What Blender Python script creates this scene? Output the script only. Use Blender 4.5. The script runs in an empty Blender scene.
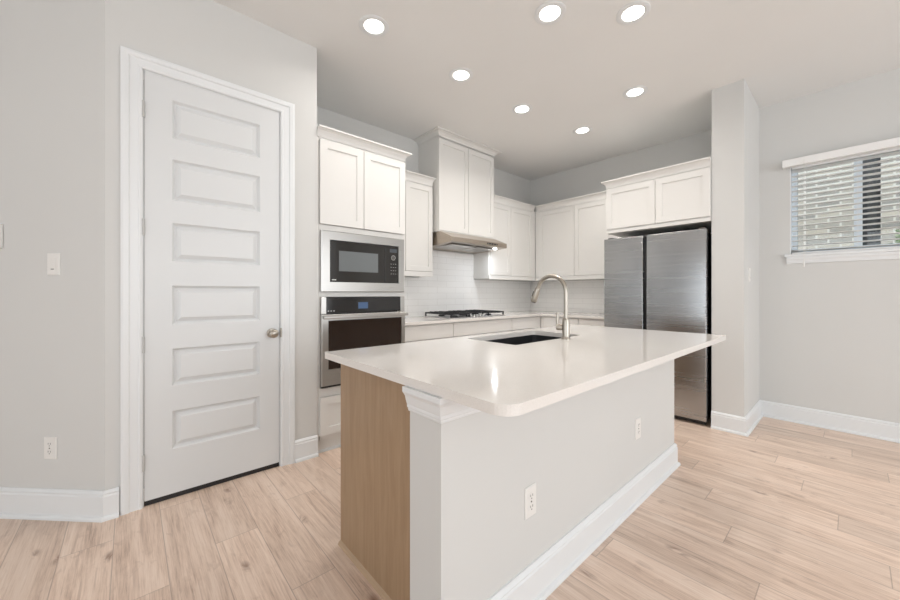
import bpy, bmesh, math, random
from mathutils import Vector, Matrix
random.seed(7)
S = bpy.context.scene
COL = S.collection
R = math.radians

# ---------------------------------------------------------------- camera
cam_d = bpy.data.cameras.new('camera'); cam = bpy.data.objects.new('camera', cam_d); COL.objects.link(cam)
cam_d.sensor_width = 36; cam_d.lens = 358.8 / 900 * 36; cam_d.shift_y = -6.64 / 900
cam_d.clip_start = 0.05
cam.location = (0, 0, 1.196); cam.rotation_euler = (R(90), 0, R(48.35 - 90))
S.camera = cam

# ---------------------------------------------------------------- view + world
S.view_settings.view_transform = 'Standard'; S.view_settings.look = 'None'
S.view_settings.gamma = 1; S.view_settings.use_curve_mapping = False
S.view_settings.exposure = -0.22
W = bpy.data.worlds.new('sky'); S.world = W; W.use_nodes = True
nt = W.node_tree; nt.nodes.clear()
wo = nt.nodes.new('ShaderNodeOutputWorld'); bg = nt.nodes.new('ShaderNodeBackground')
bg.inputs['Color'].default_value = (0.90, 0.95, 1.0, 1); bg.inputs['Strength'].default_value = 2.0
nt.links.new(bg.outputs[0], wo.inputs[0])

def area(name, loc, rot, sx, sy, power, col=(1, 1, 1), shape='RECTANGLE', spread=180):
    d = bpy.data.lights.new(name, 'AREA'); d.shape = shape; d.size = sx
    if shape == 'RECTANGLE': d.size_y = sy
    d.energy = power; d.color = col; d.spread = R(spread)
    o = bpy.data.objects.new(name, d); COL.objects.link(o); o.location = loc; o.rotation_euler = rot
    return o
# large daylight fills added at the unseen living room windows to light the room
DAY = (0.955, 0.978, 1.0)
area('daylight_fill_back', (1.6, -4.12, 1.55), (R(90), 0, 0), 4.6, 2.3, 100, DAY)
area('daylight_fill_side', (-4.12, -0.6, 1.55), (R(90), 0, R(-90)), 4.4, 2.3, 42, DAY)
sun_d = bpy.data.lights.new('sun', 'SUN'); sun_d.energy = 3.0; sun_d.angle = R(3); sun_d.color = (1, .95, .88)
sun = bpy.data.objects.new('sun', sun_d); COL.objects.link(sun); sun.rotation_euler = (R(35), 0, R(-75))
CAN_POWER = 5.6
CAN_COL = (1.0, 0.955, 0.905)

# ---------------------------------------------------------------- materials
def mat(name, col, rough=.5, metal=0, **k):
    m = bpy.data.materials.new(name); m.use_nodes = True
    b = m.node_tree.nodes['Principled BSDF']
    b.inputs['Base Color'].default_value = (*col, 1); b.inputs['Roughness'].default_value = rough
    b.inputs['Metallic'].default_value = metal
    for a, v in k.items():
        b.inputs[a.replace('_', ' ')].default_value = v
    return m
def N(m, t, **k):
    n = m.node_tree.nodes.new(t)
    for a, v in k.items(): setattr(n, a, v)
    return n
def L(m, a, b): m.node_tree.links.new(a, b)
def math_(m, op, a, b=None, c=None):
    n = N(m, 'ShaderNodeMath', operation=op)
    for i, v in enumerate((a, b, c)):
        if v is None: continue
        if isinstance(v, (int, float)): n.inputs[i].default_value = v
        else: L(m, v, n.inputs[i])
    return n.outputs[0]
def ramp(m, fac, stops):
    n = N(m, 'ShaderNodeValToRGB'); e = n.color_ramp.elements
    while len(e) < len(stops): e.new(.5)
    for i, (p, c) in enumerate(stops): e[i].position = p; e[i].color = (*c, 1)
    L(m, fac, n.inputs[0]); return n.outputs[0]
def bsdf(m): return m.node_tree.nodes['Principled BSDF']
def bump(m, h, strength=.1, dist=.002):
    b = N(m, 'ShaderNodeBump'); b.inputs['Strength'].default_value = strength; b.inputs['Distance'].default_value = dist
    L(m, h, b.inputs['Height']); L(m, b.outputs[0], bsdf(m).inputs['Normal'])
def objco(m, scale=(1, 1, 1), kind='Object'):
    tc = N(m, 'ShaderNodeTexCoord'); mp = N(m, 'ShaderNodeMapping'); mp.inputs['Scale'].default_value = scale
    L(m, tc.outputs[kind], mp.inputs['Vector']); return mp.outputs[0]
def noise(m, vec, scale=5, detail=3, rough=.5, dist=0):
    n = N(m, 'ShaderNodeTexNoise'); n.inputs['Scale'].default_value = scale; n.inputs['Detail'].default_value = detail
    n.inputs['Roughness'].default_value = rough; n.inputs['Distortion'].default_value = dist
    L(m, vec, n.inputs['Vector']); return n.outputs['Fac']
def paint(name, col, rough=.6, tex=.06):
    m = mat(name, col, rough); n = noise(m, objco(m), 160, 2); bump(m, n, tex, .001)
    v = noise(m, objco(m), 1.3, 2)
    c = ramp(m, v, [(.3, tuple(x * .985 for x in col)), (.7, tuple(min(1, x * 1.01) for x in col))])
    L(m, c, bsdf(m).inputs['Base Color']); return m

M_wall = paint('wall_paint', (.655, .655, .64), .75)
M_ceil = paint('ceiling_paint', (.81, .81, .80), .85)
M_trim = paint('trim_paint', (.78, .80, .81), .35, .02)
M_cab = paint('cabinet_paint', (.755, .745, .72), .38, .02)
M_door = paint('door_paint', (.705, .72, .725), .38, .02)
M_plate = mat('white_plastic', (.80, .79, .765), .3)
M_hinge = mat('painted_hinge', (.52, .52, .51), .4)
M_blk = mat('black_plastic', (.012, .012, .013), .35)
M_dark = mat('void_shade', (.01, .01, .01), .8)
M_blind = mat('blind_white', (.88, .88, .87), .45)
M_vinyl = mat('window_vinyl', (.74, .82, .88), .4)

def steel(name, col, rough, stretch=(1, 1, 60), amt=.12):
    m = mat(name, col, rough, 1.0)
    v = noise(m, objco(m, stretch), 3, 4, .6)
    c = ramp(m, v, [(.3, tuple(x * (1 - amt) for x in col)), (.7, tuple(min(1, x * (1 + amt)) for x in col))])
    L(m, c, bsdf(m).inputs['Base Color'])
    r = N(m, 'ShaderNodeMapRange'); L(m, v, r.inputs[0]); r.inputs[3].default_value = rough * .93; r.inputs[4].default_value = rough * 1.08
    L(m, r.outputs[0], bsdf(m).inputs['Roughness'])
    bsdf(m).inputs['Anisotropic'].default_value = .6
    return m
M_steel = steel('brushed_steel', (.46, .445, .425), .28, (1, 1, 90), .03)
M_fridge = steel('fridge_steel', (.43, .44, .45), .27, (.2, .2, 9), .05)
M_nickel = steel('brushed_nickel', (.44, .405, .355), .33, (1, 1, 4), .04)
M_hoodm = steel('hood_steel', (.46, .40, .34), .3, (1, 20, 20), .06)
M_glassblk = mat('black_glass', (.018, .017, .017), .08, 0, IOR=1.5)
M_ovglass = mat('oven_glass', (.022, .012, .008), .05, 0, IOR=1.45)
M_mwglass = mat('microwave_window', (.16, .175, .18), .12)
M_mwblk = mat('microwave_front', (.02, .018, .016), .12)
M_mark = mat('pale_print', (.55, .55, .54), .4)
M_iron = mat('cast_iron', (.015, .015, .017), .5)
M_sinkb = mat('sink_composite', (.012, .013, .015), .45)
M_rubber = mat('slot_dark', (.08, .075, .07), .6)

def emit(name, col, s):
    m = mat(name, col, .4); b = bsdf(m); b.inputs['Emission Color'].default_value = (*col, 1); b.inputs['Emission Strength'].default_value = s
    return m
M_lens = emit('light_lens', (1, .96, .90), 9)
M_hoodlamp = emit('hood_lamp_lens', (.95, .98, 1), 10)
M_disp = emit('oven_display', (.05, .10, .20), .16)
M_disp2 = emit('microwave_display', (.05, .06, .07), .1)

# quartz
M_quartz = mat('white_quartz', (.80, .775, .74), .09, 0, IOR=1.5)
v = noise(M_quartz, objco(M_quartz), 220, 3, .7)
L(M_quartz, ramp(M_quartz, v, [(.3, (.755, .725, .69)), (.6, (.80, .77, .735))]), bsdf(M_quartz).inputs['Base Color'])

# island end panel, stained maple
M_panel = mat('stained_maple', (.42, .28, .17), .42)
m = M_panel; co = objco(m, (9, 9, .7)); a = noise(m, co, 3.0, 8, .65, .8); b2 = noise(m, objco(m, (60, 60, 2)), 4, 4, .6)
mix = math_(m, 'ADD', math_(m, 'MULTIPLY', a, .75), math_(m, 'MULTIPLY', b2, .25))
L(m, ramp(m, mix, [(.3, (.31, .20, .115)), (.5, (.37, .25, .15)), (.72, (.43, .30, .19))]), bsdf(m).inputs['Base Color'])
bump(m, b2, .06, .001)

# floor: wide light oak planks running along Y
M_floor = mat('oak_planks', (.6, .45, .35), .33)
m = M_floor
tc = N(m, 'ShaderNodeTexCoord'); sp = N(m, 'ShaderNodeSeparateXYZ'); L(m, tc.outputs['Object'], sp.inputs[0])
X, Y = sp.outputs[0], sp.outputs[1]
PW, PL = .182, 1.2
u = math_(m, 'DIVIDE', math_(m, 'ADD', X, 10 * PW - .122 + .002), PW)
row = math_(m, 'FLOOR', u); fu = math_(m, 'FRACT', u)
wr = N(m, 'ShaderNodeTexWhiteNoise', noise_dimensions='1D'); L(m, math_(m, 'ADD', row, 3.37), wr.inputs['W'])
vv = math_(m, 'ADD', math_(m, 'ADD', math_(m, 'DIVIDE', Y, PL), .54), math_(m, 'MULTIPLY', row, .434))
pl = math_(m, 'FLOOR', vv); fv = math_(m, 'FRACT', vv)
cb = N(m, 'ShaderNodeCombineXYZ'); L(m, row, cb.inputs[0]); L(m, pl, cb.inputs[1])
wn = N(m, 'ShaderNodeTexWhiteNoise', noise_dimensions='3D'); L(m, cb.outputs[0], wn.inputs['Vector'])
rnd = wn.outputs['Value']
cg = N(m, 'ShaderNodeCombineXYZ'); L(m, math_(m, 'MULTIPLY', X, 9), cg.inputs[0]); L(m, math_(m, 'MULTIPLY', Y, .8), cg.inputs[1]); L(m, math_(m, 'MULTIPLY', rnd, 40), cg.inputs[2])
g1 = noise(m, cg.outputs[0], 1.6, 7, .62, 1.1)
cg2 = N(m, 'ShaderNodeCombineXYZ'); L(m, math_(m, 'MULTIPLY', X, 130), cg2.inputs[0]); L(m, math_(m, 'MULTIPLY', Y, 4), cg2.inputs[1]); L(m, math_(m, 'MULTIPLY', rnd, 90), cg2.inputs[2])
g2 = noise(m, cg2.outputs[0], 1.5, 5, .7)
cg3 = N(m, 'ShaderNodeCombineXYZ'); L(m, math_(m, 'MULTIPLY', X, 5.5), cg3.inputs[0]); L(m, math_(m, 'MULTIPLY', Y, 2.6), cg3.inputs[1]); L(m, math_(m, 'MULTIPLY', rnd, 20), cg3.inputs[2])
kn = N(m, 'ShaderNodeTexVoronoi'); kn.inputs['Scale'].default_value = 1.3; L(m, cg3.outputs[0], kn.inputs['Vector'])
g3 = noise(m, cg3.outputs[0], 2.6, 5, .6, 1.5)
base = math_(m, 'ADD', math_(m, 'MULTIPLY', g1, .52), math_(m, 'MULTIPLY', g2, .48))
colr = ramp(m, base, [(.34, (.43, .31, .24)), (.43, (.64, .49, .395)), (.53, (.77, .615, .51)), (.66, (.85, .715, .615))])
hs = N(m, 'ShaderNodeHueSaturation'); L(m, colr, hs.inputs['Color'])
hs.inputs['Saturation'].default_value = 1.04
mr = N(m, 'ShaderNodeMapRange'); L(m, rnd, mr.inputs[0]); mr.inputs[3].default_value = .92; mr.inputs[4].default_value = 1.08
L(m, mr.outputs[0], hs.inputs['Value'])
def mixc(m, fac, c1, c2, mode='MIX'):
    n = N(m, 'ShaderNodeMix', data_type='RGBA', blend_type=mode)
    for s, v_ in ((0, fac), (6, c1), (7, c2)):
        if isinstance(v_, (int, float)): n.inputs[s].default_value = v_
        elif isinstance(v_, tuple): n.inputs[s].default_value = (*v_, 1)
        else: L(m, v_, n.inputs[s])
    return n.outputs[2]
def step(m, val, lo, hi, a=0., b=1.):
    r = N(m, 'ShaderNodeMapRange'); L(m, val, r.inputs[0])
    for i, v_ in enumerate((lo, hi, a, b)): r.inputs[i + 1].default_value = v_
    return r.outputs[0]
knot = math_(m, 'MULTIPLY', step(m, kn.outputs['Distance'], .03, .19, 1, 0), step(m, g3, .42, .56, 0, 1))
c = mixc(m, math_(m, 'MULTIPLY', knot, .9), hs.outputs[0], (.22, .12, .08))
streak = step(m, g3, .58, .72, 0, .32)
c = mixc(m, streak, c, (.36, .24, .18))
eu = math_(m, 'MULTIPLY', math_(m, 'MINIMUM', fu, math_(m, 'SUBTRACT', 1, fu)), PW)
ev = math_(m, 'MULTIPLY', math_(m, 'MINIMUM', fv, math_(m, 'SUBTRACT', 1, fv)), PL)
e = math_(m, 'MINIMUM', eu, ev)
gro = step(m, e, .0008, .0026, 1, 0)
c = mixc(m, math_(m, 'MULTIPLY', gro, .5), c, (.25, .18, .14))
fl = noise(m, cg2.outputs[0], .45, 2, .5)
c = mixc(m, step(m, fl, .64, .72, 0, .35), c, (.40, .27, .20))
L(m, c, bsdf(m).inputs['Base Color'])
L(m, step(m, g2, .3, .7, .30, .42), bsdf(m).inputs['Roughness'])
bump(m, math_(m, 'SUBTRACT', math_(m, 'MULTIPLY', g2, .15), gro), .25, .002)

# tiles / exterior bricks
def bricks(name, c1, c2, mortar, bw, bh, ms, rough, axis, bumpv=.2):
    m = mat(name, c1, rough)
    tc = N(m, 'ShaderNodeTexCoord'); s = N(m, 'ShaderNodeSeparateXYZ'); L(m, tc.outputs['Object'], s.inputs[0])
    cc = N(m, 'ShaderNodeCombineXYZ'); L(m, s.outputs[0 if axis == 'x' else 1], cc.inputs[0]); L(m, s.outputs[2], cc.inputs[1])
    b = N(m, 'ShaderNodeTexBrick'); L(m, cc.outputs[0], b.inputs['Vector'])
    b.inputs['Color1'].default_value = (*c1, 1); b.inputs['Color2'].default_value = (*c2, 1); b.inputs['Mortar'].default_value = (*mortar, 1)
    b.inputs['Scale'].default_value = 1; b.inputs['Brick Width'].default_value = bw; b.inputs['Row Height'].default_value = bh
    b.inputs['Mortar Size'].default_value = ms; b.inputs['Mortar Smooth'].default_value = .2
    L(m, b.outputs['Color'], bsdf(m).inputs['Base Color'])
    bump(m, math_(m, 'SUBTRACT', 1, b.outputs['Fac']), bumpv, .002)
    return m
M_tileA = bricks('subway_tile_x', (.86, .855, .84), (.84, .835, .82), (.66, .65, .63), .30, .075, .0016, .30, 'x')
M_tileB = bricks('subway_tile_y', (.86, .845, .82), (.84, .825, .80), (.66, .645, .62), .30, .075, .0016, .30, 'y')
M_brick = bricks('pale_brick', (.52, .47, .41), (.28, .27, .26), (.66, .64, .61), .23, .075, .012, .9, 'y', .5)

M_glass = bpy.data.materials.new('window_glass'); M_glass.use_nodes = True
m = M_glass; m.node_tree.nodes.clear()
o_ = N(m, 'ShaderNodeOutputMaterial'); tr = N(m, 'ShaderNodeBsdfTransparent'); gl = N(m, 'ShaderNodeBsdfGlossy'); gl.inputs['Roughness'].default_value = .02
fr = N(m, 'ShaderNodeFresnel'); fr.inputs['IOR'].default_value = 1.45; mx = N(m, 'ShaderNodeMixShader')
tr.inputs['Color'].default_value = (.93, .96, .96, 1)
L(m, fr.outputs[0], mx.inputs[0]); L(m, tr.outputs[0], mx.inputs[1]); L(m, gl.outputs[0], mx.inputs[2]); L(m, mx.outputs[0], o_.inputs[0])
M_leaf = mat('leaf_green', (.10, .19, .06), .6)
v = noise(M_leaf, objco(M_leaf), 14, 3)
L(M_leaf, ramp(M_leaf, v, [(.3, (.05, .11, .03)), (.7, (.22, .33, .12))]), bsdf(M_leaf).inputs['Base Color'])
M_bark = mat('bark', (.12, .08, .05), .9)
M_ground = mat('lawn', (.20, .24, .12), .95)
v = noise(M_ground, objco(M_ground), 9, 5)
L(M_ground, ramp(M_ground, v, [(.3, (.13, .17, .07)), (.7, (.28, .30, .17))]), bsdf(M_ground).inputs['Base Color'])

# ---------------------------------------------------------------- mesh helpers
def BM(): return bmesh.new()
def box(bm, x0, x1, y0, y1, z0, z1):
    vs = [bm.verts.new((x, y, z)) for z in (z0, z1) for y in (y0, y1) for x in (x0, x1)]
    for f in ((0, 2, 3, 1), (4, 5, 7, 6), (0, 1, 5, 4), (2, 6, 7, 3), (1, 3, 7, 5), (0, 4, 6, 2)):
        bm.faces.new([vs[i] for i in f])
    return vs
def obj(name, bm, m, parent=None, smooth=False, bevel=0, seg=2, angle=40):
    bmesh.ops.recalc_face_normals(bm, faces=bm.faces)
    me = bpy.data.meshes.new(name); bm.to_mesh(me); bm.free()
    me.materials.append(m)
    if smooth:
        for p in me.polygons: p.use_smooth = True
        try: me.set_sharp_from_angle(angle=R(angle))
        except Exception: pass
    o = bpy.data.objects.new(name, me); COL.objects.link(o)
    if parent: o.parent = parent
    if bevel:
        b = o.modifiers.new('bevel', 'BEVEL'); b.width = bevel; b.segments = seg; b.limit_method = 'ANGLE'; b.angle_limit = R(35)
    return o
def bobj(name, m, parent, *b, bevel=0, seg=2):
    bm = BM()
    for q in (b if isinstance(b[0], (tuple, list)) else [b]): box(bm, *q)
    return obj(name, bm, m, parent, bevel=bevel, seg=seg)
def thing(name, label, cat, loc=(0, 0, 0), rz=0, group=None):
    o = bpy.data.objects.new(name, None); COL.objects.link(o); o.location = loc; o.rotation_euler = (0, 0, rz)
    o.empty_display_size = .1
    return tag(o, label, cat, group)
def tag(o, label, cat, group=None, kind=None):
    o['label'] = label; o['category'] = cat
    if group: o['group'] = group
    if kind: o['kind'] = kind
    return o
def struct(o, label, cat): return tag(o, label, cat, None, 'structure')
def ring_stack(bm, loops, cap_first=True, cap_last=True):
    """loops: list of lists of points, same length; skins between them"""
    vl = [[bm.verts.new(p) for p in l] for l in loops]
    n = len(vl[0])
    for a, b in zip(vl, vl[1:]):
        for i in range(n):
            bm.faces.new((a[i], a[(i + 1) % n], b[(i + 1) % n], b[i]))
    if cap_first: bm.faces.new(vl[0][::-1])
    if cap_last: bm.faces.new(vl[-1])
def rect(x0, x1, z0, z1, i, y): return [(x0 + i, y, z0 + i), (x1 - i, y, z0 + i), (x1 - i, y, z1 - i), (x0 + i, y, z1 - i)]
def shaker(bm, x0, x1, z0, z1, yf, t=.019, rail=.057, rec=.009):
    """recessed panel door, front plane at y=yf looking to -Y, body behind"""
    ring_stack(bm, [rect(x0, x1, z0, z1, 0, yf + t), rect(x0, x1, z0, z1, 0, yf + .0015), rect(x0, x1, z0, z1, .0015, yf),
                    rect(x0, x1, z0, z1, rail, yf), rect(x0, x1, z0, z1, rail + .0015, yf + rec)])
def slab_front(bm, x0, x1, z0, z1, yf, t=.019):
    ring_stack(bm, [rect(x0, x1, z0, z1, 0, yf + t), rect(x0, x1, z0, z1, 0, yf + .0015), rect(x0, x1, z0, z1, .0015, yf)])
def sweep(bm, prof, path, closed=False):
    """prof [(out, z)] swept along path [(x, y)] with mitres; 'out' is to the right of travel"""
    P = [Vector(p) for p in path]; n = len(P); rings = []
    for i in range(n):
        d1 = (P[i] - P[i - 1]).normalized() if (i > 0 or closed) else None
        d2 = (P[(i + 1) % n] - P[i]).normalized() if (i < n - 1 or closed) else None
        if d1 is None: d1 = d2
        if d2 is None: d2 = d1
        n1 = Vector((d1.y, -d1.x)); n2 = Vector((d2.y, -d2.x)); b = (n1 + n2); b = b / (b.dot(n1))
        rings.append([(P[i].x + b.x * o, P[i].y + b.y * o, z) for o, z in prof])
    if closed: rings.append(rings[0])
    ring_stack(bm, rings, not closed, not closed)
def tube(bm, pts, rad, seg=16, cap=True):
    P = [Vector(p) for p in pts]; rings = []
    if not isinstance(rad, (list, tuple)): rad = [rad] * len(P)
    prev = None
    for i, p in enumerate(P):
        d = (P[min(i + 1, len(P) - 1)] - P[max(i - 1, 0)]).normalized()
        if prev is None:
            a = Vector((0, 0, 1)) if abs(d.z) < .9 else Vector((1, 0, 0)); x = d.cross(a).normalized()
        else:
            x = (prev - d * prev.dot(d)).normalized()
        prev = x; y = d.cross(x)
        rings.append([p + (x * math.cos(t) + y * math.sin(t)) * rad[i] for t in [2 * math.pi * k / seg for k in range(seg)]])
    ring_stack(bm, rings, cap, cap)
def lathe(bm, prof, c=(0, 0, 0), ax='z', seg=32, cap=True):
    """prof [(r, h)]"""
    rings = []
    for r, h in prof:
        l = []
        for k in range(seg):
            t = 2 * math.pi * k / seg; a, b = r * math.cos(t), r * math.sin(t)
            l.append({'z': (c[0] + a, c[1] + b, c[2] + h), 'y': (c[0] + a, c[1] + h, c[2] + b), 'x': (c[0] + h, c[1] + a, c[2] + b)}[ax])
        rings.append(l)
    ring_stack(bm, rings, cap, cap)
def prism(bm, poly, z0, z1):
    ring_stack(bm, [[(x, y, z0) for x, y in poly], [(x, y, z1) for x, y in poly]])
def rrect(x0, x1, y0, y1, r, n=8):
    p = []
    for cx, cy, a0 in ((x1 - r, y0 + r, -90), (x1 - r, y1 - r, 0), (x0 + r, y1 - r, 90), (x0 + r, y0 + r, 180)):
        for k in range(n + 1):
            a = R(a0 + 90 * k / n); p.append((cx + r * math.cos(a), cy + r * math.sin(a)))
    return p
def plate_hole(bm, outer, inner, z0, z1):
    def cap(z):
        es = []
        out = []
        for poly in (outer, inner):
            vs = [bm.verts.new((x, y, z)) for x, y in poly]; out.append(vs)
            es += [bm.edges.new((vs[i], vs[(i + 1) % len(vs)])) for i in range(len(vs))]
        bmesh.ops.triangle_fill(bm, use_beauty=True, use_dissolve=False, edges=es)
        return out
    a, b = cap(z0), cap(z1)
    for p, q in zip(a, b):
        for i in range(len(p)): bm.faces.new((p[i], p[(i + 1) % len(p)], q[(i + 1) % len(p)], q[i]))

# ---------------------------------------------------------------- room shell
H = 3.009; YP = 2.637; YA = 3.45; XB = 4.80; XP = 3.87; YS0 = .613; YS1 = .841; XW = 4.616
XPE = 1.028; XPC = -.103
struct(bobj('floor', M_floor, None, -4.2, 4.95, -4.2, 4.4, -.08, 0), 'light oak wide plank floor through kitchen and dining area', 'floor')
struct(bobj('ceiling', M_ceil, None, -4.2, 4.95, -4.2, 4.4, H, H + .1), 'flat beige painted ceiling with round recessed lights', 'ceiling')
# pantry wall with door opening
DX0, DX1, DZ = .054, .768, 2.442
bm = BM()
box(bm, XPC, DX0 - .004, YP, YP + .115, 0, H); box(bm, DX1 + .004, XPE, YP, YP + .115, 0, H); box(bm, DX0 - .004, DX1 + .004, YP, YP + .115, DZ + .004, H)
box(bm, XPE - .10, XPE, YP + .115, YA, 0, H)
struct(obj('wall_pantry', bm, M_wall), 'greige pantry wall around the panelled door', 'wall')
# angled wall at left
bm = BM(); t = .115; k = 1.50
prism(bm, [(XPC, YP), (XPC - k, YP + k), (XPC - k + t * .7, YP + k + t * .7), (XPC + t * .7 - .0, YP + t * .7)], 0, H)
struct(obj('wall_left', bm, M_wall), 'angled greige wall with light switch at left', 'wall')
struct(bobj('wall_rear', M_wall, None, -4.1, XPC - k, YP + k, YP + k + .1, 0, H), 'greige wall beyond the angled wall', 'wall')
struct(bobj('wall_back', M_wall, None, XPE, XB, YA, YA + .12, 0, H), 'greige wall behind the oven and cooktop cabinets', 'wall')
struct(bobj('wall_right', M_wall, None, XB, XB + .12, YS0, YA + .12, 0, H), 'greige wall behind the refrigerator and corner cabinets', 'wall')
struct(bobj('wall_stub', M_wall, None, XP, XB, YS0, YS1, 0, H), 'narrow full height wall end beside the refrigerator', 'wall')
# window wall with opening
WY0, WY1, WZ0, WZ1 = -.80, .395, 1.56, 2.40
bm = BM()
box(bm, XW, XW + .15, WY1, YS0, 0, H); box(bm, XW, XW + .15, -4.1, WY0, 0, H)
box(bm, XW, XW + .15, WY0, WY1, 0, WZ0); box(bm, XW, XW + .15, WY0, WY1, WZ1, H)
struct(obj('wall_window', bm, M_wall), 'greige wall with the blind covered window', 'wall')
# unseen living room walls, with wide windows added to let daylight in
bm = BM()
box(bm, -4.1, -.7, -4.1, -4.0, 0, H); box(bm, 3.9, 4.75, -4.1, -4.0, 0, H); box(bm, -.7, 3.9, -4.1, -4.0, 0, .4); box(bm, -.7, 3.9, -4.1, -4.0, 2.7, H)
struct(obj('wall_front', bm, M_wall), 'greige living room wall behind the camera with wide unseen window added for daylight', 'wall')
bm = BM()
box(bm, -4.1, -4.0, -4.0, -2.8, 0, H); box(bm, -4.1, -4.0, 1.6, YP + k + .1, 0, H); box(bm, -4.1, -4.0, -2.8, 1.6, 0, .4); box(bm, -4.1, -4.0, -2.8, 1.6, 2.7, H)
struct(obj('wall_side', bm, M_wall), 'greige living room side wall with wide unseen window added for daylight', 'wall')

# baseboards (profile: shoe, tall board, stepped cap)
BP = [(0, 0), (.030, 0), (.030, .010), (.026, .018), (.017, .022), (.017, .122), (.013, .128), (.013, .134), (.016, .138), (.010, .146), (.006, .151), (0, .151)]
def baseboard(name, path, label):
    bm = BM(); sweep(bm, BP, path)
    struct(obj(name, bm, M_trim), label, 'baseboard')
# travel so that the room is to the right of travel
baseboard('baseboard_left', [(XPC - k, YP + k), (XPC, YP), (-.047, YP)], 'white baseboard wrapping the angled wall to the pantry casing')
baseboard('baseboard_pantry', [(.866, YP), (XPE, YP), (XPE + .001, YP)], 'short white baseboard between pantry casing and oven cabinet')
baseboard('baseboard_right', [(XP, YS1), (XP, YS0), (XW, YS0), (XW, -4.0)], 'white baseboard wrapping the wall end and under the window')
baseboard('baseboard_rear', [(-4.0, YP + k), (XPC - k - .02, YP + k)], 'white baseboard of the wall beyond the angled wall')

# pantry door ------------------------------------------------------
door = thing('door_1', 'tall white six panel pantry door with satin knob', 'door', (DX0, YP, 0)); door['kind'] = 'structure'
LX = -DX0
def P_(o): return o
dw = DX1 - DX0
pz = [(.289, .511), (.657, .874), (1.012, 1.242), (1.382, 1.608), (1.738, 1.978), (2.100, 2.322)]
px0, px1 = .179 - DX0, .645 - DX0
bm = BM()
box(bm, 0.002, px0, 0, .035, .030, DZ); box(bm, px1, dw - .002, 0, .035, .030, DZ)
zz = [.030] + [z for p in pz for z in p] + [DZ]
for a in range(0, len(zz), 2): box(bm, px0, px1, 0, .035, zz[a], zz[a + 1])
for z0, z1 in pz:
    ring_stack(bm, [rect(px0, px1, z0, z1, 0, 0), rect(px0, px1, z0, z1, .003, .003), rect(px0, px1, z0, z1, .012, .0155), rect(px0, px1, z0, z1, .019, .0165),
                    rect(px0, px1, z0, z1, .040, .003), rect(px0, px1, z0, z1, .042, .002)], False, True)
    box(bm, px0, px1, .022, .034, z0, z1)
obj('door_slab', bm, M_door, door)
bobj('door_gap_shade', M_blk, door, .003, dw - .003, .006, .03, .001, .0295)  # black strip standing in for the shaded gap beneath the slab
# casing around, mitred: swept profile in XZ
CP = [(0, 0), (0, -.010), (.008, -.014), (.014, -.014), (.018, -.011), (.052, -.013), (.058, -.019), (.078, -.021), (.090, -.019), (.090, 0)]
bm = BM(); rings = []
ix0, ix1, iz = -.006, dw + .006, DZ + .006
for k2 in range(4):
    ring = []
    for o, y in CP:
        ring.append([(ix0 - o, y, 0), (ix0 - o, y, iz + o * .9), (ix1 + o, y, iz + o * .9), (ix1 + o, y, 0)][k2])
    rings.append(ring)
ring_stack(bm, rings)
obj('door_casing', bm, M_trim, door)
bm = BM()
box(bm, -.004, -.0005, .0, .114, 0, DZ + .004); box(bm, dw + .0005, dw + .004, 0, .114, 0, DZ + .004); box(bm, -.004, dw + .004, 0, .114, DZ + .001, DZ + .004)
obj('door_jamb', bm, M_trim, door)
for z in (2.226, 1.567, .908, .249):
    bm = BM(); tube(bm, [(-.003, -.008, z - .045), (-.003, -.008, z + .045)], .0065, 12)
    box(bm, -.012, .006, -.006, .0, z - .044, z + .044)
    obj('hinge', bm, M_hinge, door, True)
kx, kz = .718 - DX0, .926
bm = BM(); lathe(bm, [(.032, 0), (.032, -.004), (.028, -.009), (.012, -.011), (.011, -.030), (.018, -.036), (.027, -.044), (.0295, -.054), (.026, -.063), (.016, -.069), (.004, -.071)], (kx, -.0005, kz), 'y')
kn_o = obj('door_knob', bm, M_nickel, door, True, angle=30)
bobj('strike_plate', M_nickel, door, dw + .0015, dw + .010, -.016, -.006, kz - .032, kz + .032, bevel=.002)
bobj('wall_pantry_shade', M_dark, None, XPC + .1, XPE - .11, YP + .25, YP + .26, 0, 2.9)  # black sheet, the shade inside the closed pantry put into its colour
struct(bpy.data.objects['wall_pantry_shade'], 'black sheet as painted shade of the pantry behind the closed door', 'wall')

# window -----------------------------------------------------------
win = thing('window_1', 'horizontal sliding window behind white blinds', 'window', (XW, 0, 0)); win['kind'] = 'structure'
bm = BM(); d0, d1 = .055, .12
for b in ((d0, d1, WY0, WY0 + .045, WZ0, WZ1), (d0, d1, WY1 - .045, WY1, WZ0, WZ1), (d0, d1, WY0, WY1, WZ0, WZ0 + .045), (d0, d1, WY0, WY1, WZ1 - .045, WZ1)): box(bm, *b)
obj('window_frame', bm, M_vinyl, win)
bobj('window_mullion', M_vinyl, win, d0 - .006, d1 - .02, -.052, -.002, WZ0 + .04, WZ1 - .04, bevel=.003)
bobj('window_pane', M_glass, win, .085, .089, -.004, WY1 - .04, WZ0 + .04, WZ1 - .04)
bobj('window_pane', M_glass, win, .095, .099, WY0 + .04, -.08, WZ0 + .04, WZ1 - .04)
bobj('window_liner', M_trim, win, (0.001, .055, WY1 - .006, WY1, WZ0, WZ1), (0.001, .055, WY0, WY0 + .006, WZ0, WZ1), (0.001, .055, WY0, WY1, WZ1 - .006, WZ1))
bobj('window_sill', M_trim, win, -.035, .055, WY0 - .035, WY1 + .035, 1.535, 1.56, bevel=.004)
bm = BM(); sweep(bm, [(0, 1.47), (.012, 1.475), (.016, 1.50), (.024, 1.515), (.026, 1.5345), (0, 1.5345)], [(0, WY1 + .022), (0, WY0 - .022)])
obj('window_apron', bm, M_trim, win)
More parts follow.
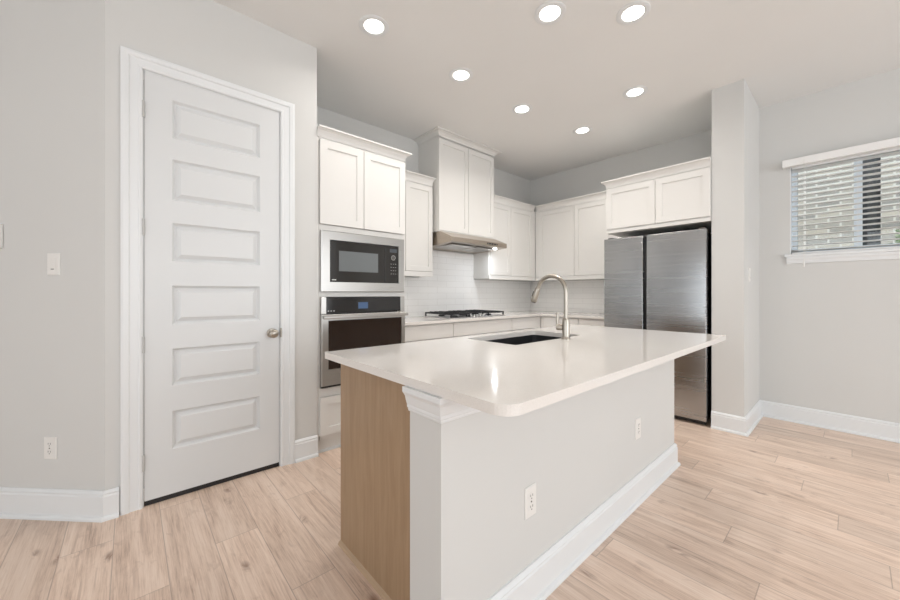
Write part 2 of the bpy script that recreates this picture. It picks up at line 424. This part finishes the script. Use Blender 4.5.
# blinds
bl = thing('window_blind', 'white horizontal slat blind hanging in the window, half open', 'blind', (XW - .04, 0, 0))
bm = BM(); box(bm, -.055, .0, WY0 - .04, WY1 + .045, 2.362, 2.428); box(bm, 0, .0385, WY1 + .03, WY1 + .045, 2.362, 2.428); box(bm, 0, .0385, WY0 - .04, WY0 - .025, 2.362, 2.428)
obj('valance', bm, M_blind, bl, bevel=.004)
sy0, sy1 = WY0 + .012, WY1 - .012
bm = BM(); box(bm, .045, .090, sy0, sy1, 2.352, 2.398); obj('headrail', bm, M_blind, bl)
sy0, sy1 = WY0 + .012, WY1 - .012
nsl = 17; zt, zb = 2.335, 1.592
slats = []
def slat(z, first=None):
    if first:
        o = first.copy(); COL.objects.link(o); o.parent = bl
    else:
        bm = BM(); prof = []
        for i in range(7):
            a = -.024 + .008 * i; prof.append((a, .0022 * (1 - (a / .024) ** 2)))
        prof = prof + [(a, h - .0022) for a, h in prof[::-1]]
        ring_stack(bm, [[(a, y, h) for a, h in prof] for y in (sy0, sy1)])
        o = obj('slat', bm, M_blind, bl, True)
    o.location = (.068, 0, z); o.rotation_euler = (0, R(8), 0)
    return o
s0 = slat(zt)
for i in range(1, nsl): slat(zt + (zb - zt) * i / (nsl - 1), s0)
bobj('bottom_rail', M_blind, bl, .048, .088, sy0, sy1, 1.563, 1.577, bevel=.003)
for y in (WY1 - .10, WY1 - .42, -.28, WY0 + .10):
    bm = BM(); tube(bm, [(.044, y, 1.57), (.044, y, 2.38)], .0010, 6); tube(bm, [(.092, y, 1.57), (.092, y, 2.38)], .0010, 6); obj('ladder_cord', bm, M_blind, bl)
bm = BM(); tube(bm, [(-.060, .295, 2.40), (-.060, .295, 1.50)], .0018, 6); tube(bm, [(-.060, .295, 1.50), (-.060, .295, 1.435)], [.003, .006], 10)
obj('pull_cord', bm, M_plate, bl)

# ---------------------------------------------------------------- exterior beyond the window
nb = thing('neighbour_house', 'pale brick house wall outside the window with a dark window', 'house', (7.2, 0, -.6))
bm = BM(); box(bm, 0, .25, -.235 + .001, 5.0, 0, 5.2); box(bm, 0, .25, -5, -.235, 0, .55); box(bm, 0, .25, -.235, 0, 0, .55)
bm2 = BM()
box(bm2, 0, .25, -.06, 5.0, 0, 5.2); box(bm2, 0, .25, -6, -.06, 0, 1.9); box(bm2, 0, .25, -6, -.06, 4.4, 5.2); box(bm2, 0, .25, -.58, -.235, 1.9, 4.4); box(bm2, 0, .25, -6, -1.5, 1.9, 4.4)
bm.free()
obj('brick_wall', bm2, M_brick, nb)
M_extg = mat('dark_window_glass', (.03, .035, .04), .1)
bobj('dark_window', M_extg, nb, .10, .13, -.235, -.06, 1.9, 4.4)
bobj('dark_window', M_extg, nb, .10, .13, -1.5, -.58, 1.9, 4.4)
tag(bobj('garden_ground', M_ground, None, 4.78, 14, -7, 8, -.7, -.6), 'grass strip outside between window and brick house', 'lawn', kind='structure')
shr = thing('garden_shrub', 'green leafy shrub outside at the right end of the window', 'shrub', (6.55, -.55, -.6))
bm = BM(); rnd_ = random.Random(3)
for i in range(420):
    a, b, r = rnd_.uniform(0, 6.28), rnd_.uniform(-1, 1), rnd_.uniform(.5, 1)
    c0 = Vector((math.cos(a) * .28 * r * math.sqrt(1 - b * b), math.sin(a) * .28 * r * math.sqrt(1 - b * b), 2.25 + b * .42 * r))
    d = Vector((rnd_.uniform(-1, 1), rnd_.uniform(-1, 1), rnd_.uniform(-.3, 1))).normalized(); s = d.cross(Vector((rnd_.uniform(-1, 1), rnd_.uniform(-1, 1), rnd_.uniform(-1, 1)))).normalized()
    l = .07
    vs = [bm.verts.new(c0), bm.verts.new(c0 + d * l * .5 + s * .02), bm.verts.new(c0 + d * l), bm.verts.new(c0 + d * l * .5 - s * .02)]
    bm.faces.new(vs)
obj('foliage', bm, M_leaf, shr)
bm = BM(); tube(bm, [(0, 0, 0), (.02, .01, 1.2), (0, 0, 2.2)], [.03, .022, .012], 8)
for a in range(5): tube(bm, [(0, 0, 1.5 + a * .12), (.16 * math.cos(a * 1.7), .16 * math.sin(a * 1.7), 2.0 + a * .1)], [.01, .004], 6)
obj('stem', bm, M_bark, shr)

# ---------------------------------------------------------------- cabinets
# local frame: front looks to -Y, x to the viewer's right, origin at left front base
def crown(parent, path, z0, z1, out=.045, m=None):
    h = z1 - z0
    pr = [(0, z0), (.006, z0), (.007, z0 + h * .30), (out * .22, z0 + h * .45), (out * .40, z0 + h * .68), (out * .62, z1 - .014), (out * .66, z1 - .011), (out, z1 - .011), (out, z1), (0, z1)]
    bm = BM(); sweep(bm, pr, path); return obj('crown_moulding', bm, m or M_cab, parent)
def wall_cab(label, loc, rz, w, d, zb, zt, doors, rail_h, cz, group=None, crownpath=None, name='wall_cabinet', filler=0, gap=.0025, out=.045):
    """zb,zt door range; rail_h light rail below doors; cz=(z0,z1) crown"""
    t = thing(name, label, 'cabinet', loc, rz, group)
    bobj('carcass', M_cab, t, 0, w, .020, d, zb - .012, cz[0] + .012)
    if rail_h: 
        bobj('light_rail', M_cab, t, (0, w, .004, .022, zb - rail_h, zb - .004), bevel=.002)
        bobj('bottom_panel', M_cab, t, 0.001, w - .001, .022, d, zb - rail_h + .012, zb - .0125)
    for a, b in doors:
        bm = BM(); shaker(bm, a + gap, b - gap, zb, zt, 0); obj('door', bm, M_cab, t)
    crown(t, crownpath or [(0, d), (0, 0.004), (w, 0.004), (w, d)], cz[0], cz[1], out)
    return t
PI = math.pi
# oven tower: X 1.045..1.809, front Y 2.64
tw = thing('oven_cabinet', 'tall white cabinet holding the microwave and wall oven', 'cabinet', (1.045, 2.64, 0))
w = .764; D = YA - 2.64
bm = BM(); box(bm, 0, .018, .02, D, 0.1, 2.37); box(bm, w - .018, w, .02, D, 0, 2.37); box(bm, 0, w, D - .02, D, .1, 2.37)
for z in (.44, 1.182, 1.69): box(bm, .018, w - .018, .03, D - .02, z - .01, z + .01)
box(bm, .018, w - .018, .02, D - .02, 2.35, 2.37); box(bm, .018, w - .018, .02, D - .02, .1, .118)
obj('carcass', bm, M_cab, tw)
bobj('face_frame', M_cab, tw, (0, .006, .002, .022, .1, 1.712), (w - .012, w, .002, .022, .1, 1.712), (.006, w - .012, .002, .022, 1.668, 1.712), (.006, w - .012, .002, .022, 1.170, 1.206), (.006, w - .012, .002, .022, .420, .486), (0, w, .002, .022, .1, .13), (0, w, .004, .022, 2.34, 2.37))
for a, b in ((0, .360), (.360, w)):
    bm = BM(); shaker(bm, a + .0025, b - .0025, 1.708 + .007, 2.345, -.0175); obj('door', bm, M_cab, tw)
bm = BM(); shaker(bm, .004, w - .004, .134, .418, -.0175); obj('drawer', bm, M_cab, tw)
bobj('filler_strip', M_cab, tw, -.0155, -.001, .004, .022, .1, 2.36)
bobj('toe_kick', M_cab, tw, 0, w, .028, .05, 0, .1)
bm = BM(); sweep(bm, [(0, 0), (.014, 0), (.012, .012), (0, .016)], [(0, .028), (w, .028)]); obj('shoe_moulding', bm, M_trim, tw)
crown(tw, [(-.016, .002), (w, .002), (w, .45)], 2.362, 2.432, .05)

A1 = wall_cab('narrow white wall cabinet left of the range hood', (1.812, 3.148, 0), 0, .728, YA - 3.148, 1.438, 2.388, [(0, .36), (.36, .728)], .056, (2.400, 2.492), 'white wall cabinets', [(0, .018), (.728, .018), (.728, .06)])
HC = wall_cab('tall white double door cabinet above the range hood', (2.566, 3.069, 0), 0, .922, YA - 3.069, 1.905, 2.935, [(0, .461), (.461, .922)], .016, (2.950, H - .001), 'white wall cabinets', out=.080)
A2 = wall_cab('white wall cabinet between range hood and kitchen corner', (3.490, 3.148, 0), 0, 1.01, YA - 3.148, 1.438, 2.388, [(.02, .44), (.44, .93)], .056, (2.400, 2.492), 'white wall cabinets', [(0, .018), (.992, .018)])
bobj('filler_strip', M_cab, A2, .93, 1.0095, .004, .02, 1.426, 2.41)
B1 = wall_cab('white double door wall cabinet in the corner left of the refrigerator', (4.50, 3.147, 0), -PI / 2, 1.365, .30, 1.438, 2.388, [(.06, .625), (.625, 1.10)], .056, (2.400, 2.492), 'white wall cabinets', [(.018, .018), (1.35, .018)])
bobj('filler_strip', M_cab, B1, .0, .06, .004, .02, 1.426, 2.41); bobj('filler_strip', M_cab, B1, 1.10, 1.365, .004, .02, 1.426, 2.41)
# fridge cabinet  X 3.86 front, Y 1.775 .. .843
FC = wall_cab('white double door cabinet above the refrigerator', (3.845, 1.780, 0), -PI / 2, .936, .955, 1.884, 2.315, [(.0, .486), (.486, .936)], .0, (2.330, 2.405), 'white wall cabinets', [(0, .60), (0, .018), (.936, .018)])
bobj('bottom_panel', M_cab, FC, 0, .936, .004, .955, 1.842, 1.871)

# base cabinets
def base_cab(label, loc, rz, w, d, drawers, group='white base cabinets', filler=None):
    t = thing('base_cabinet', label, 'cabinet', loc, rz, group)
    bobj('carcass', M_cab, t, 0, w, .020, d, .10, .889)
    if filler: bobj('filler_strip', M_cab, t, filler[0], filler[1], .003, .02, .10, .885)
    bobj('toe_kick', M_cab, t, 0, w, .085, .10, 0, .0995)
    for a, b in drawers:
        bm = BM(); slab_front(bm, a + .003, b - .003, .735, .878, 0); obj('drawer', bm, M_cab, t)
        bm = BM(); shaker(bm, a + .003, b - .003, .11, .728, 0); obj('door', bm, M_cab, t)
    return t
base_cab('white base cabinet between wall oven and cooktop', (1.811, 2.830, 0), 0, .755, YA - 2.83 - .0, [(0.0, .755)])
base_cab('white base cabinet directly beneath the gas cooktop', (2.567, 2.830, 0), 0, .985, YA - 2.83, [(0, .985)])
base_cab('white base cabinet right of the cooktop toward the corner', (3.553, 2.830, 0), 0, .60, YA - 2.83, [(0, .56)], filler=(.56, .6165))
base_cab('white base cabinet beside the refrigerator below the corner counter', (4.17, 2.828, 0), -PI / 2, 1.04, XB - 4.17 - .001, [(.05, .55), (.55, 1.04)], filler=(-.0, .05))
# L shaped perimeter countertop
bm = BM(); prism(bm, [(1.811, 2.805), (4.145, 2.805), (4.145, 1.785), (XB - .001, 1.785), (XB - .001, YA - .001), (1.811, YA - .001)], .89, .92)
tag(obj('countertop', bm, M_quartz, bevel=.003), 'white quartz worktop along the wall under the hood and into the corner', 'countertop')
tag(bobj('backsplash', M_tileA, None, (1.811, 4.795, YA - .011, YA - .001, .9205, 1.382), (2.567, 3.489, YA - .011, YA - .001, 1.382, 1.72)), 'white subway tile backsplash behind the gas cooktop', 'backsplash')
tag(bobj('backsplash', M_tileB, None, XB - .011, XB - .001, 1.785, YA - .012, .9205, 1.382), 'white subway tile backsplash left of the refrigerator', 'backsplash')

# ---------------------------------------------------------------- range hood
hd = thing('range_hood', 'slim stainless range hood mounted under the tall cabinet', 'range hood', (2.57, 3.069, 0))
hw = .92; zt_ = 1.888
bm = BM()
prof = [(YA - 3.070, zt_), (-.02, zt_), (-.209, 1.808), (-.209, 1.758), (-.19, 1.755), (.02, 1.742), (YA - 3.070, 1.735)]
ring_stack(bm, [[(x, y, z) for y, z in prof] for x in (0, hw)])
obj('canopy', bm, M_hoodm, hd, bevel=.003)
bm = BM(); box(bm, .08, .44, -.12, .28, 1.738, 1.744); box(bm, .48, .84, -.12, .28, 1.738, 1.744); obj('filter', bm, M_steel, hd)
bm = BM(); box(bm, .56, .74, -.212, -.208, 1.775, 1.792); obj('control_strip', bm, M_blk, hd)
for i in range(4):
    bm = BM(); lathe(bm, [(.006, 0), (.006, -.003), (.004, -.004)], (.58 + i * .045, -.212, 1.783), 'y', 12); obj('button', bm, M_steel, hd, True)
bm = BM(); lathe(bm, [(.026, .004), (.026, -.004), (.02, -.006)], (3.37 - 2.57, -.114, 1.744), 'z', 20); obj('lamp', bm, M_hoodlamp, hd, True)
area('hood_lamp_light', (3.37, 2.955, 1.732), (0, 0, 0), .035, .035, 2.6, (.90, .95, 1.0), 'DISK')

M_pan = steel('cooktop_steel', (.62, .61, .62), .3, (1, 12, 1), .04)
# ---------------------------------------------------------------- cooktop
ck = thing('gas_cooktop', 'black and steel gas cooktop with cast iron grates on worktop', 'cooktop', (2.575, 2.865, .9202))
cw, cd = .905, .50
bm = BM(); box(bm, 0, cw, 0, cd, 0, .010); obj('pan', bm, M_pan, ck, bevel=.004)
for i in range(3):
    bm = BM(); x0 = .010 + i * .297; x1 = x0 + .290; y0, y1 = .025 if i != 1 else .09, .485; z0, z1 = .040, .056
    for b in ((x0, x1, y0, y0 + .008, z0, z1), (x0, x1, y1 - .008, y1, z0, z1), (x0, x0 + .008, y0, y1, z0, z1), (x1 - .008, x1, y0, y1, z0, z1), (x0, x1, (y0 + y1) / 2 - .005, (y0 + y1) / 2 + .005, z0, z1)): box(bm, *b)
    for j in range(1, 4): box(bm, x0 + .29 * j / 4 - .004, x0 + .29 * j / 4 + .004, y0, y1, z0 + .001, z1 + .006)
    for xx in (x0, x1 - .014):
        for yy in (y0, y1 - .014): box(bm, xx, xx + .014, yy, yy + .014, .010, z0)
    obj('grate', bm, M_iron, ck, bevel=.002)
for x, y, r in ((.15, .13, .04), (.15, .35, .032), (.435, .27, .05), (.72, .13, .032), (.72, .35, .04)):
    bm = BM(); lathe(bm, [(r * 1.2, .010), (r * 1.15, .016), (r, .017), (r, .024), (r * .9, .027)], (x, y, 0)); obj('burner', bm, M_iron, ck, True)
for i in range(5):
    bm = BM(); lathe(bm, [(.017, .010), (.017, .014), (.014, .016), (.013, .030), (.011, .032)], (.335 + .05 * i, .045, 0), 'z', 20); obj('knob', bm, M_steel, ck, True)

# ---------------------------------------------------------------- microwave
mw = thing('microwave_oven', 'built in black microwave with wide stainless trim frame', 'microwave', (1.052, 2.64, 0))
def frame(bm, x0, x1, z0, z1, a0, a1, b0, b1, yb, yf, bev=.004):
    ring_stack(bm, [rect(x0, x1, z0, z1, 0, yb), rect(x0, x1, z0, z1, 0, yf + bev), rect(x0, x1, z0, z1, bev, yf), rect(a0, a1, b0, b1, 0, yf), rect(a0, a1, b0, b1, 0, yb)], False, False)
bm = BM(); frame(bm, 0, .741, 1.207, 1.668, .067, .681, 1.282, 1.602, -.002, -.022); obj('trim_frame', bm, M_steel, mw)
bobj('body', M_blk, mw, .03, .70, .024, .45, 1.215, 1.66)
bobj('door_glass', M_mwblk, mw, .069, .545, -.017, .023, 1.284, 1.600, bevel=.002)
bobj('control_panel', M_mwblk, mw, .547, .679, -.017, .023, 1.284, 1.600, bevel=.002)
bobj('window', M_mwglass, mw, .141, .481, -.0185, -.0172, 1.367, 1.523)
bobj('display', M_disp2, mw, .595, .665, -.0185, -.0172, 1.545, 1.575)
bm = BM(); lathe(bm, [(.022, 0), (.022, -.0012)], (.63, -.0172, 1.500), 'y', 24); lathe(bm, [(.017, 0), (.017, -.0016)], (.63, -.0174, 1.500), 'y', 24)
obj('dial_mark', bm, M_rubber, mw)
for r_ in range(4):
    for c_ in range(3): bobj('keypad_mark', M_mark, mw, .604 + c_ * .022, .613 + c_ * .022, -.0183, -.0173, 1.445 - r_ * .028, 1.4475 - r_ * .028)
bm = BM(); rings = []
for k2 in range(28):
    a = 2 * PI * k2 / 28; rings.append([(.63 + r_ * math.cos(a), y, 1.5 + r_ * math.sin(a)) for r_, y in ((.0185, -.0188), (.0205, -.0188), (.0205, -.0176), (.0185, -.0176))])
ring_stack(bm, rings + [rings[0]], False, False); bmesh.ops.remove_doubles(bm, verts=bm.verts, dist=1e-6); obj('dial_ring', bm, M_mark, mw)
bobj('badge', M_mark, mw, .085, .118, -.0183, -.0173, 1.296, 1.303)

# ---------------------------------------------------------------- wall oven
ov = thing('wall_oven', 'stainless built in wall oven with bar handle below the microwave', 'oven', (1.052, 2.64, 0))
bobj('body', M_blk, ov, .02, .70, .024, .60, .50, 1.16)
bobj('control_panel', M_glassblk, ov, .040, .700, -.022, -.002, 1.048, 1.167, bevel=.002)
for q_ in ((0, .0395), (.7005, .741)): bobj('panel_trim', M_steel, ov, q_[0], q_[1], -.024, -.002, 1.040, 1.169, bevel=.002)
bobj('display', M_disp, ov, .30, .385, -.0236, -.0222, 1.075, 1.125)
for i in range(3): bobj('keypad_mark', M_mark, ov, .05 + .022 * i, .060 + .022 * i, -.0232, -.0222, 1.060, 1.066)
bm = BM(); frame(bm, 0, .741, .505, 1.036, .050, .702, .625, .992, -.002, -.035); dr = obj('door', bm, M_steel, ov)
bobj('window', M_ovglass, dr, .051, .701, -.031, -.004, .626, .991)
bm = BM(); box(bm, -.002, .745, -.080, -.056, 1.006, 1.030); hb = obj('handle', bm, M_steel, dr, bevel=.006)
bobj('handle_bracket', M_steel, dr, .03, .05, -.057, -.034, 1.008, 1.028, bevel=.002); bobj('handle_bracket', M_steel, dr, .69, .71, -.057, -.034, 1.008, 1.028, bevel=.002)
bobj('vent', M_blk, ov, .004, .737, -.020, -.002, .488, .503)

# ---------------------------------------------------------------- refrigerator  front X 3.84, Y .868..1.795
fg = thing('refrigerator', 'tall stainless side by side refrigerator beside the wall end', 'refrigerator', (3.835, 1.798, 0), -PI / 2)
bobj('case', M_blk, fg, .022, .900, .068, .86, .03, 1.765, bevel=.004)
def fdoor(x0, x1, hside):
    bm = BM(); ring_stack(bm, [rect(x0, x1, .045, 1.778, 0, .062), rect(x0, x1, .045, 1.778, 0, .006), rect(x0, x1, .045, 1.778, .003, .001), rect(x0, x1, .045, 1.778, .008, 0)])
    d = obj('door', bm, M_fridge, fg, True, angle=60)
    if hside < 0: xs = (x0 - .0010, x0 - .0002)
    else: xs = (x1 + .0002, x1 + .0010)
    bobj('recessed_handle', M_blk, d, xs[0], xs[1], .012, .050, .75, 1.30)
    return d
fdoor(.0, .394, 1); fdoor(.428, .926, -1)
bobj('door_gap', M_blk, fg, .3955, .4265, .030, .067, .05, 1.77)
bobj('base_grille', M_blk, fg, .02, .91, .035, .067, .012, .042)
for x in (.03, .86):
    bobj('hinge_cover', M_rubber, fg, x, x + .05, .03, .13, 1.779, 1.793, bevel=.004)
for x, y in ((.05, .10), (.87, .10), (.05, .78), (.87, .78)):
    bm = BM(); lathe(bm, [(.02, 0), (.02, .012), (.012, .014), (.012, .031)], (x, y, 0), 'z', 16); obj('foot', bm, M_blk, fg)

# ---------------------------------------------------------------- island
isl = thing('kitchen_island', 'white island with stained wood end panel and painted knee wall', 'kitchen island', (0, 0, 0))
IX0, IX1, IYF, IYB, IYK = .702, 2.83, .83, 1.63, 1.010
ZC = .8895
bobj('knee_wall', M_wall, isl, (IX0 + .0, IX1, IYF, IYK - .10, 0, ZC), (IX0 + .06, IX1, IYK - .1, IYK - .04, 0, ZC))
bobj('corner_post', M_wall, isl, IX0 + .000, IX0 + .06, IYK - .100, IYK - .018, 0, ZC)
bobj('side_panel', M_panel, isl, IX0 + .048, IX0 + .066, IYK - .019, IYB, .0, ZC)
bobj('side_panel', M_panel, isl, IX1 - .018, IX1, IYK - .0395, IYB, .0, ZC)
bm = BM(); sweep(bm, [(0, 0), (.014, 0), (.011, .012), (0, .018)], [(IX0 + .048, IYB), (IX0 + .048, IYK - .018)]); obj('shoe_moulding', bm, mat('maple_shoe', (.50, .36, .24), .45), isl)
# open topped carcass so that the sink hangs in it
bobj('carcass', M_cab, isl, (IX0 + .067, IX1 - .02, IYK - .039, IYK - .02, .1, ZC), (IX0 + .067, IX1 - .02, IYB - .04, IYB - .021, .1, ZC), (IX0 + .067, IX1 - .02, IYK - .02, IYB - .04, .1, .118))
bobj('toe_kick', M_cab, isl, IX0 + .069, IX1 - .02, IYB - .10, IYB - .085, 0, .0995)
xa = IX0 + .069; wd = (IX1 - .02 - xa) / 4
for i in range(4):
    bm = BM(); shaker(bm, 0, wd - .005, .11, ZC - .012, 0)
    bmesh.ops.rotate(bm, verts=bm.verts, cent=(0, 0, 0), matrix=Matrix.Rotation(PI, 3, 'Z')); bmesh.ops.translate(bm, verts=bm.verts, vec=(xa + wd * (i + 1) - .002, IYB - .0, 0))
    obj('door', bm, M_cab, isl)
bm = BM(); sweep(bm, BP, [(IX0, IYK - .019), (IX0, IYF), (IX1, IYF), (IX1, IYK + .05)]); obj('baseboard', bm, M_trim, isl)
TP = [(0, .803), (.006, .803), (.009, .809), (.009, .814), (.013, .818), (.013, .828), (.015, .832), (.022, .858), (.032, .872), (.032, .889), (0, .889)]
bm = BM(); sweep(bm, TP, [(IX0, IYK - .019), (IX0, IYF), (IX1, IYF), (IX1, IYK + .05)][:]); obj('top_moulding', bm, M_trim, isl)
# close the profile return of the moulding and of the baseboard on the wood side is their own end cap

# countertop with sink cut-out
def outline(x0, x1, y0, y1, rs, n=8):
    p = []
    for (cx, cy, a0), r in zip(((x1 - rs[0], y0 + rs[0], -90), (x1 - rs[1], y1 - rs[1], 0), (x0 + rs[2], y1 - rs[2], 90), (x0 + rs[3], y0 + rs[3], 180)), rs):
        for k in range(n + 1):
            a = R(a0 + 90 * k / n); p.append((cx + r * math.cos(a), cy + r * math.sin(a)))
    return p
outer = outline(.681, 2.930, .555, 1.657, (.012, .008, .008, .055))
SX0, SX1, SY0, SY1 = 1.533, 2.235, 1.197, 1.578
inner = rrect(SX0, SX1, SY0, SY1, .02, 4)
bm = BM(); plate_hole(bm, outer, inner, .89, .92)
tag(obj('island_countertop', bm, M_quartz, bevel=.003, seg=2), 'white quartz island top with rounded corners and sink cutout', 'countertop')
sk = thing('kitchen_sink', 'black undermount sink set in the island countertop', 'sink', (SX0, SY0, 0))
sw, sd = SX1 - SX0, SY1 - SY0
bm = BM()
def rl(i, z, r=.03): return [(x, y, z) for x, y in rrect(-i, sw + i, -i, sd + i, r, 4)]
ring_stack(bm, [rl(.03, .8885), rl(.002, .8885), rl(.002, .70, .04), rl(-.012, .668, .045), rl(-.03, .66, .03)], False, True)
ring_stack(bm, [rl(.03, .8885), rl(.03, .880), rl(.012, .878), rl(.012, .66), rl(.0, .65)], False, True)
obj('basin', bm, M_sinkb, sk, True)
bm = BM(); lathe(bm, [(.055, .6605), (.055, .663), (.045, .664), (.040, .661), (.01, .661)], (sw / 2, sd / 2, 0)); obj('drain', bm, M_steel, sk, True)

# faucet
fc = thing('kitchen_faucet', 'brushed nickel gooseneck pull down faucet on the island', 'faucet', (1.956, 1.150, .9202))
bm = BM(); lathe(bm, [(.027, 0), (.027, .006), (.0225, .012), (.0215, .02), (.0215, .115), (.019, .122), (.0135, .126)]); obj('base', bm, M_nickel, fc, True, angle=30)
pts = [(0, 0, .12), (0, 0, .20), (0, 0, .283)]
rr = .101
for k2 in range(1, 15):
    a = R(180 - 165 * k2 / 14 - 0)
    pts.append((0, rr + rr * math.cos(a), .283 + rr * math.sin(a)))
bm = BM(); tube(bm, pts, .0125, 20)
obj('spout', bm, M_nickel, fc, True, angle=60)
p1 = Vector(pts[-1]); d = (p1 - Vector(pts[-2])).normalized()
bm = BM(); tube(bm, [p1, p1 + d * .004, p1 + d * .008, p1 + d * .056, p1 + d * .084, p1 + d * .094], [.0135, .0155, .0165, .0185, .0195, .017], 20)
sh = obj('spray_head', bm, M_nickel, fc, True, angle=45)
bm = BM(); e1 = p1 + d * .0942; tube(bm, [e1, e1 + d * .003], [.015, .014], 20); obj('nozzle', bm, M_blk, sh)
s_ = d.cross(Vector((1, 0, 0))).normalized()
bm = BM()
q = p1 + d * .03 + s_ * (.0175 if s_.y > 0 else -.0175); tube(bm, [q, q + d * .034], [.007, .008], 8); obj('spray_button', bm, M_blk, sh)
# side lever handle (towards +Y / -X side)
bm = BM(); tube(bm, [(-.010, .018, .072), (-.022, .040, .072), (-.026, .048, .072)], [.019, .020, .016], 16)
hd2 = obj('handle_hub', bm, M_nickel, fc, True, angle=40)
bm = BM(); tube(bm, [(-.022, .042, .078), (-.023, .044, .11), (-.021, .042, .16)], [.010, .009, .007], 12); obj('handle', bm, M_nickel, fc, True)

# ---------------------------------------------------------------- outlets and switches
def plate(name, label, cat, loc, rz, kind, w=.072, h=.118, group=None, rocker_m=None):
    t = thing(name, label, cat, loc, rz, group)
    bm = BM(); ring_stack(bm, [rect(-w / 2, w / 2, -h / 2, h / 2, 0, -.0005), rect(-w / 2, w / 2, -h / 2, h / 2, 0, -.003), rect(-w / 2, w / 2, -h / 2, h / 2, .004, -.006)])
    obj('cover_plate', bm, M_plate, t)
    if kind == 'outlet':
        for z in (.021, -.021):
            bm = BM(); ring_stack(bm, [[(x, -.0062, y + z) for x, y in rrect(-.016, .016, -.0145, .0145, .008, 4)], [(x, -.0075, y + z) for x, y in rrect(-.016, .016, -.0145, .0145, .008, 4)]])
            r = obj('receptacle', bm, M_plate, t)
            bobj('slots', M_rubber, r, (-.0075, -.0055, -.0082, -.0074, z - .001, z + .008), (.0055, .0075, -.0082, -.0074, z - .001, z + .008), (-.002, .002, -.0082, -.0074, z - .010, z - .006))
        bm = BM(); lathe(bm, [(.003, 0), (.003, -.0015)], (0, -.0061, 0), 'y', 10); obj('screw', bm, M_rubber, t)
    elif kind == 'rocker':
        bm = BM(); box(bm, -.0165, .0165, -.0085, -.0062, -.033, .033); r = obj('rocker', bm, M_plate, t, bevel=.001)
        bobj('indicator', M_rubber, t, -.009, .009, -.0092, -.0086, -.029, -.025)
    return t
plate('wall_outlet', 'white duplex outlet on the island knee wall nearest the camera', 'outlet', (1.152, IYF, .395), 0, 'outlet')
plate('wall_outlet', 'white duplex outlet at the far end of the island knee wall', 'outlet', (2.19, IYF, .415), 0, 'outlet')
def lw(s): return (XPC - s * .7071, YP + s * .7071)
a_ = R(45 - 90 + 0)
# wall_left faces (-x,-y) direction: local -Y must point to (-.707,-.707)
rzL = R(-45)
def on_left(px_x): return None
sx = .295; x_, y_ = XPC - .21 * 1.0, YP + .21
plate('light_switch', 'white rocker switch on the angled left wall', 'switch', (XPC - .2035, YP + .2035, 1.352), rzL, 'rocker')
plate('wall_outlet', 'white duplex outlet low on the angled left wall', 'outlet', (XPC - .2165, YP + .2165, .370), rzL, 'outlet')
th = thing('thermostat', 'white wall thermostat at the far left edge of the angled wall', 'thermostat', (XPC - .448, YP + .448, 1.505), rzL)
bobj('body', M_plate, th, -.055, .055, -.022, -.0005, -.065, .065, bevel=.006)
bobj('screen', M_mwglass, th, -.035, .035, -.0235, -.0222, 0, .035)
plate('light_switch', 'white switch on the lit side of the wall end by the refrigerator', 'switch', (4.085, YS0, 1.36), 0, 'rocker')

# ---------------------------------------------------------------- recessed lights
spots = [((1.232, 2.161), 'recessed ceiling light nearest the pantry wall'), ((2.048, 2.165), 'recessed ceiling light left of centre above the oven side aisle'),
         ((2.874, 2.166), 'recessed ceiling light in front of the tall hood cabinet'), ((3.75, 2.0), 'recessed ceiling light farthest back near the kitchen corner'),
         ((3.392, 1.307), 'recessed ceiling light in front of the refrigerator cabinet'), ((2.426, .947), 'recessed ceiling light at top right, rightmost of the two over the island'),
         ((2.025, 1.304), 'recessed ceiling light at top middle, left one of the two over the island')]
def can(x, y, label, k=1):
    t = thing('recessed_light', label, 'ceiling light', (x, y, H), 0, 'recessed ceiling lights')
    bm = BM(); pr = [(.0655, -.0005), (.100, -.0005), (.100, -.004), (.092, -.007), (.070, -.006), (.0655, -.004)]
    rings = []
    for k2 in range(36):
        a = 2 * PI * k2 / 36; rings.append([(r * math.cos(a), r * math.sin(a), z) for r, z in pr])
    ring_stack(bm, rings + [rings[0]], False, False); bmesh.ops.remove_doubles(bm, verts=bm.verts, dist=1e-5)
    obj('trim_ring', bm, M_trim, t, True)
    bm = BM(); lathe(bm, [(.065, -.0005), (.065, -.003), (.05, -.0042)], (0, 0, 0), 'z', 36); obj('lens', bm, M_lens, t, True)
    l = area('recessed_light_lamp', (0, 0, -.012), (0, 0, 0), .13, .13, CAN_POWER * k, CAN_COL, 'DISK', 150); l.parent = t
    return t
for ((x, y), lb), k_ in zip(spots, (.7, 1.05, 1.25, 1.7, .5, 1.05, 1.05)): can(x, y, lb, k_)
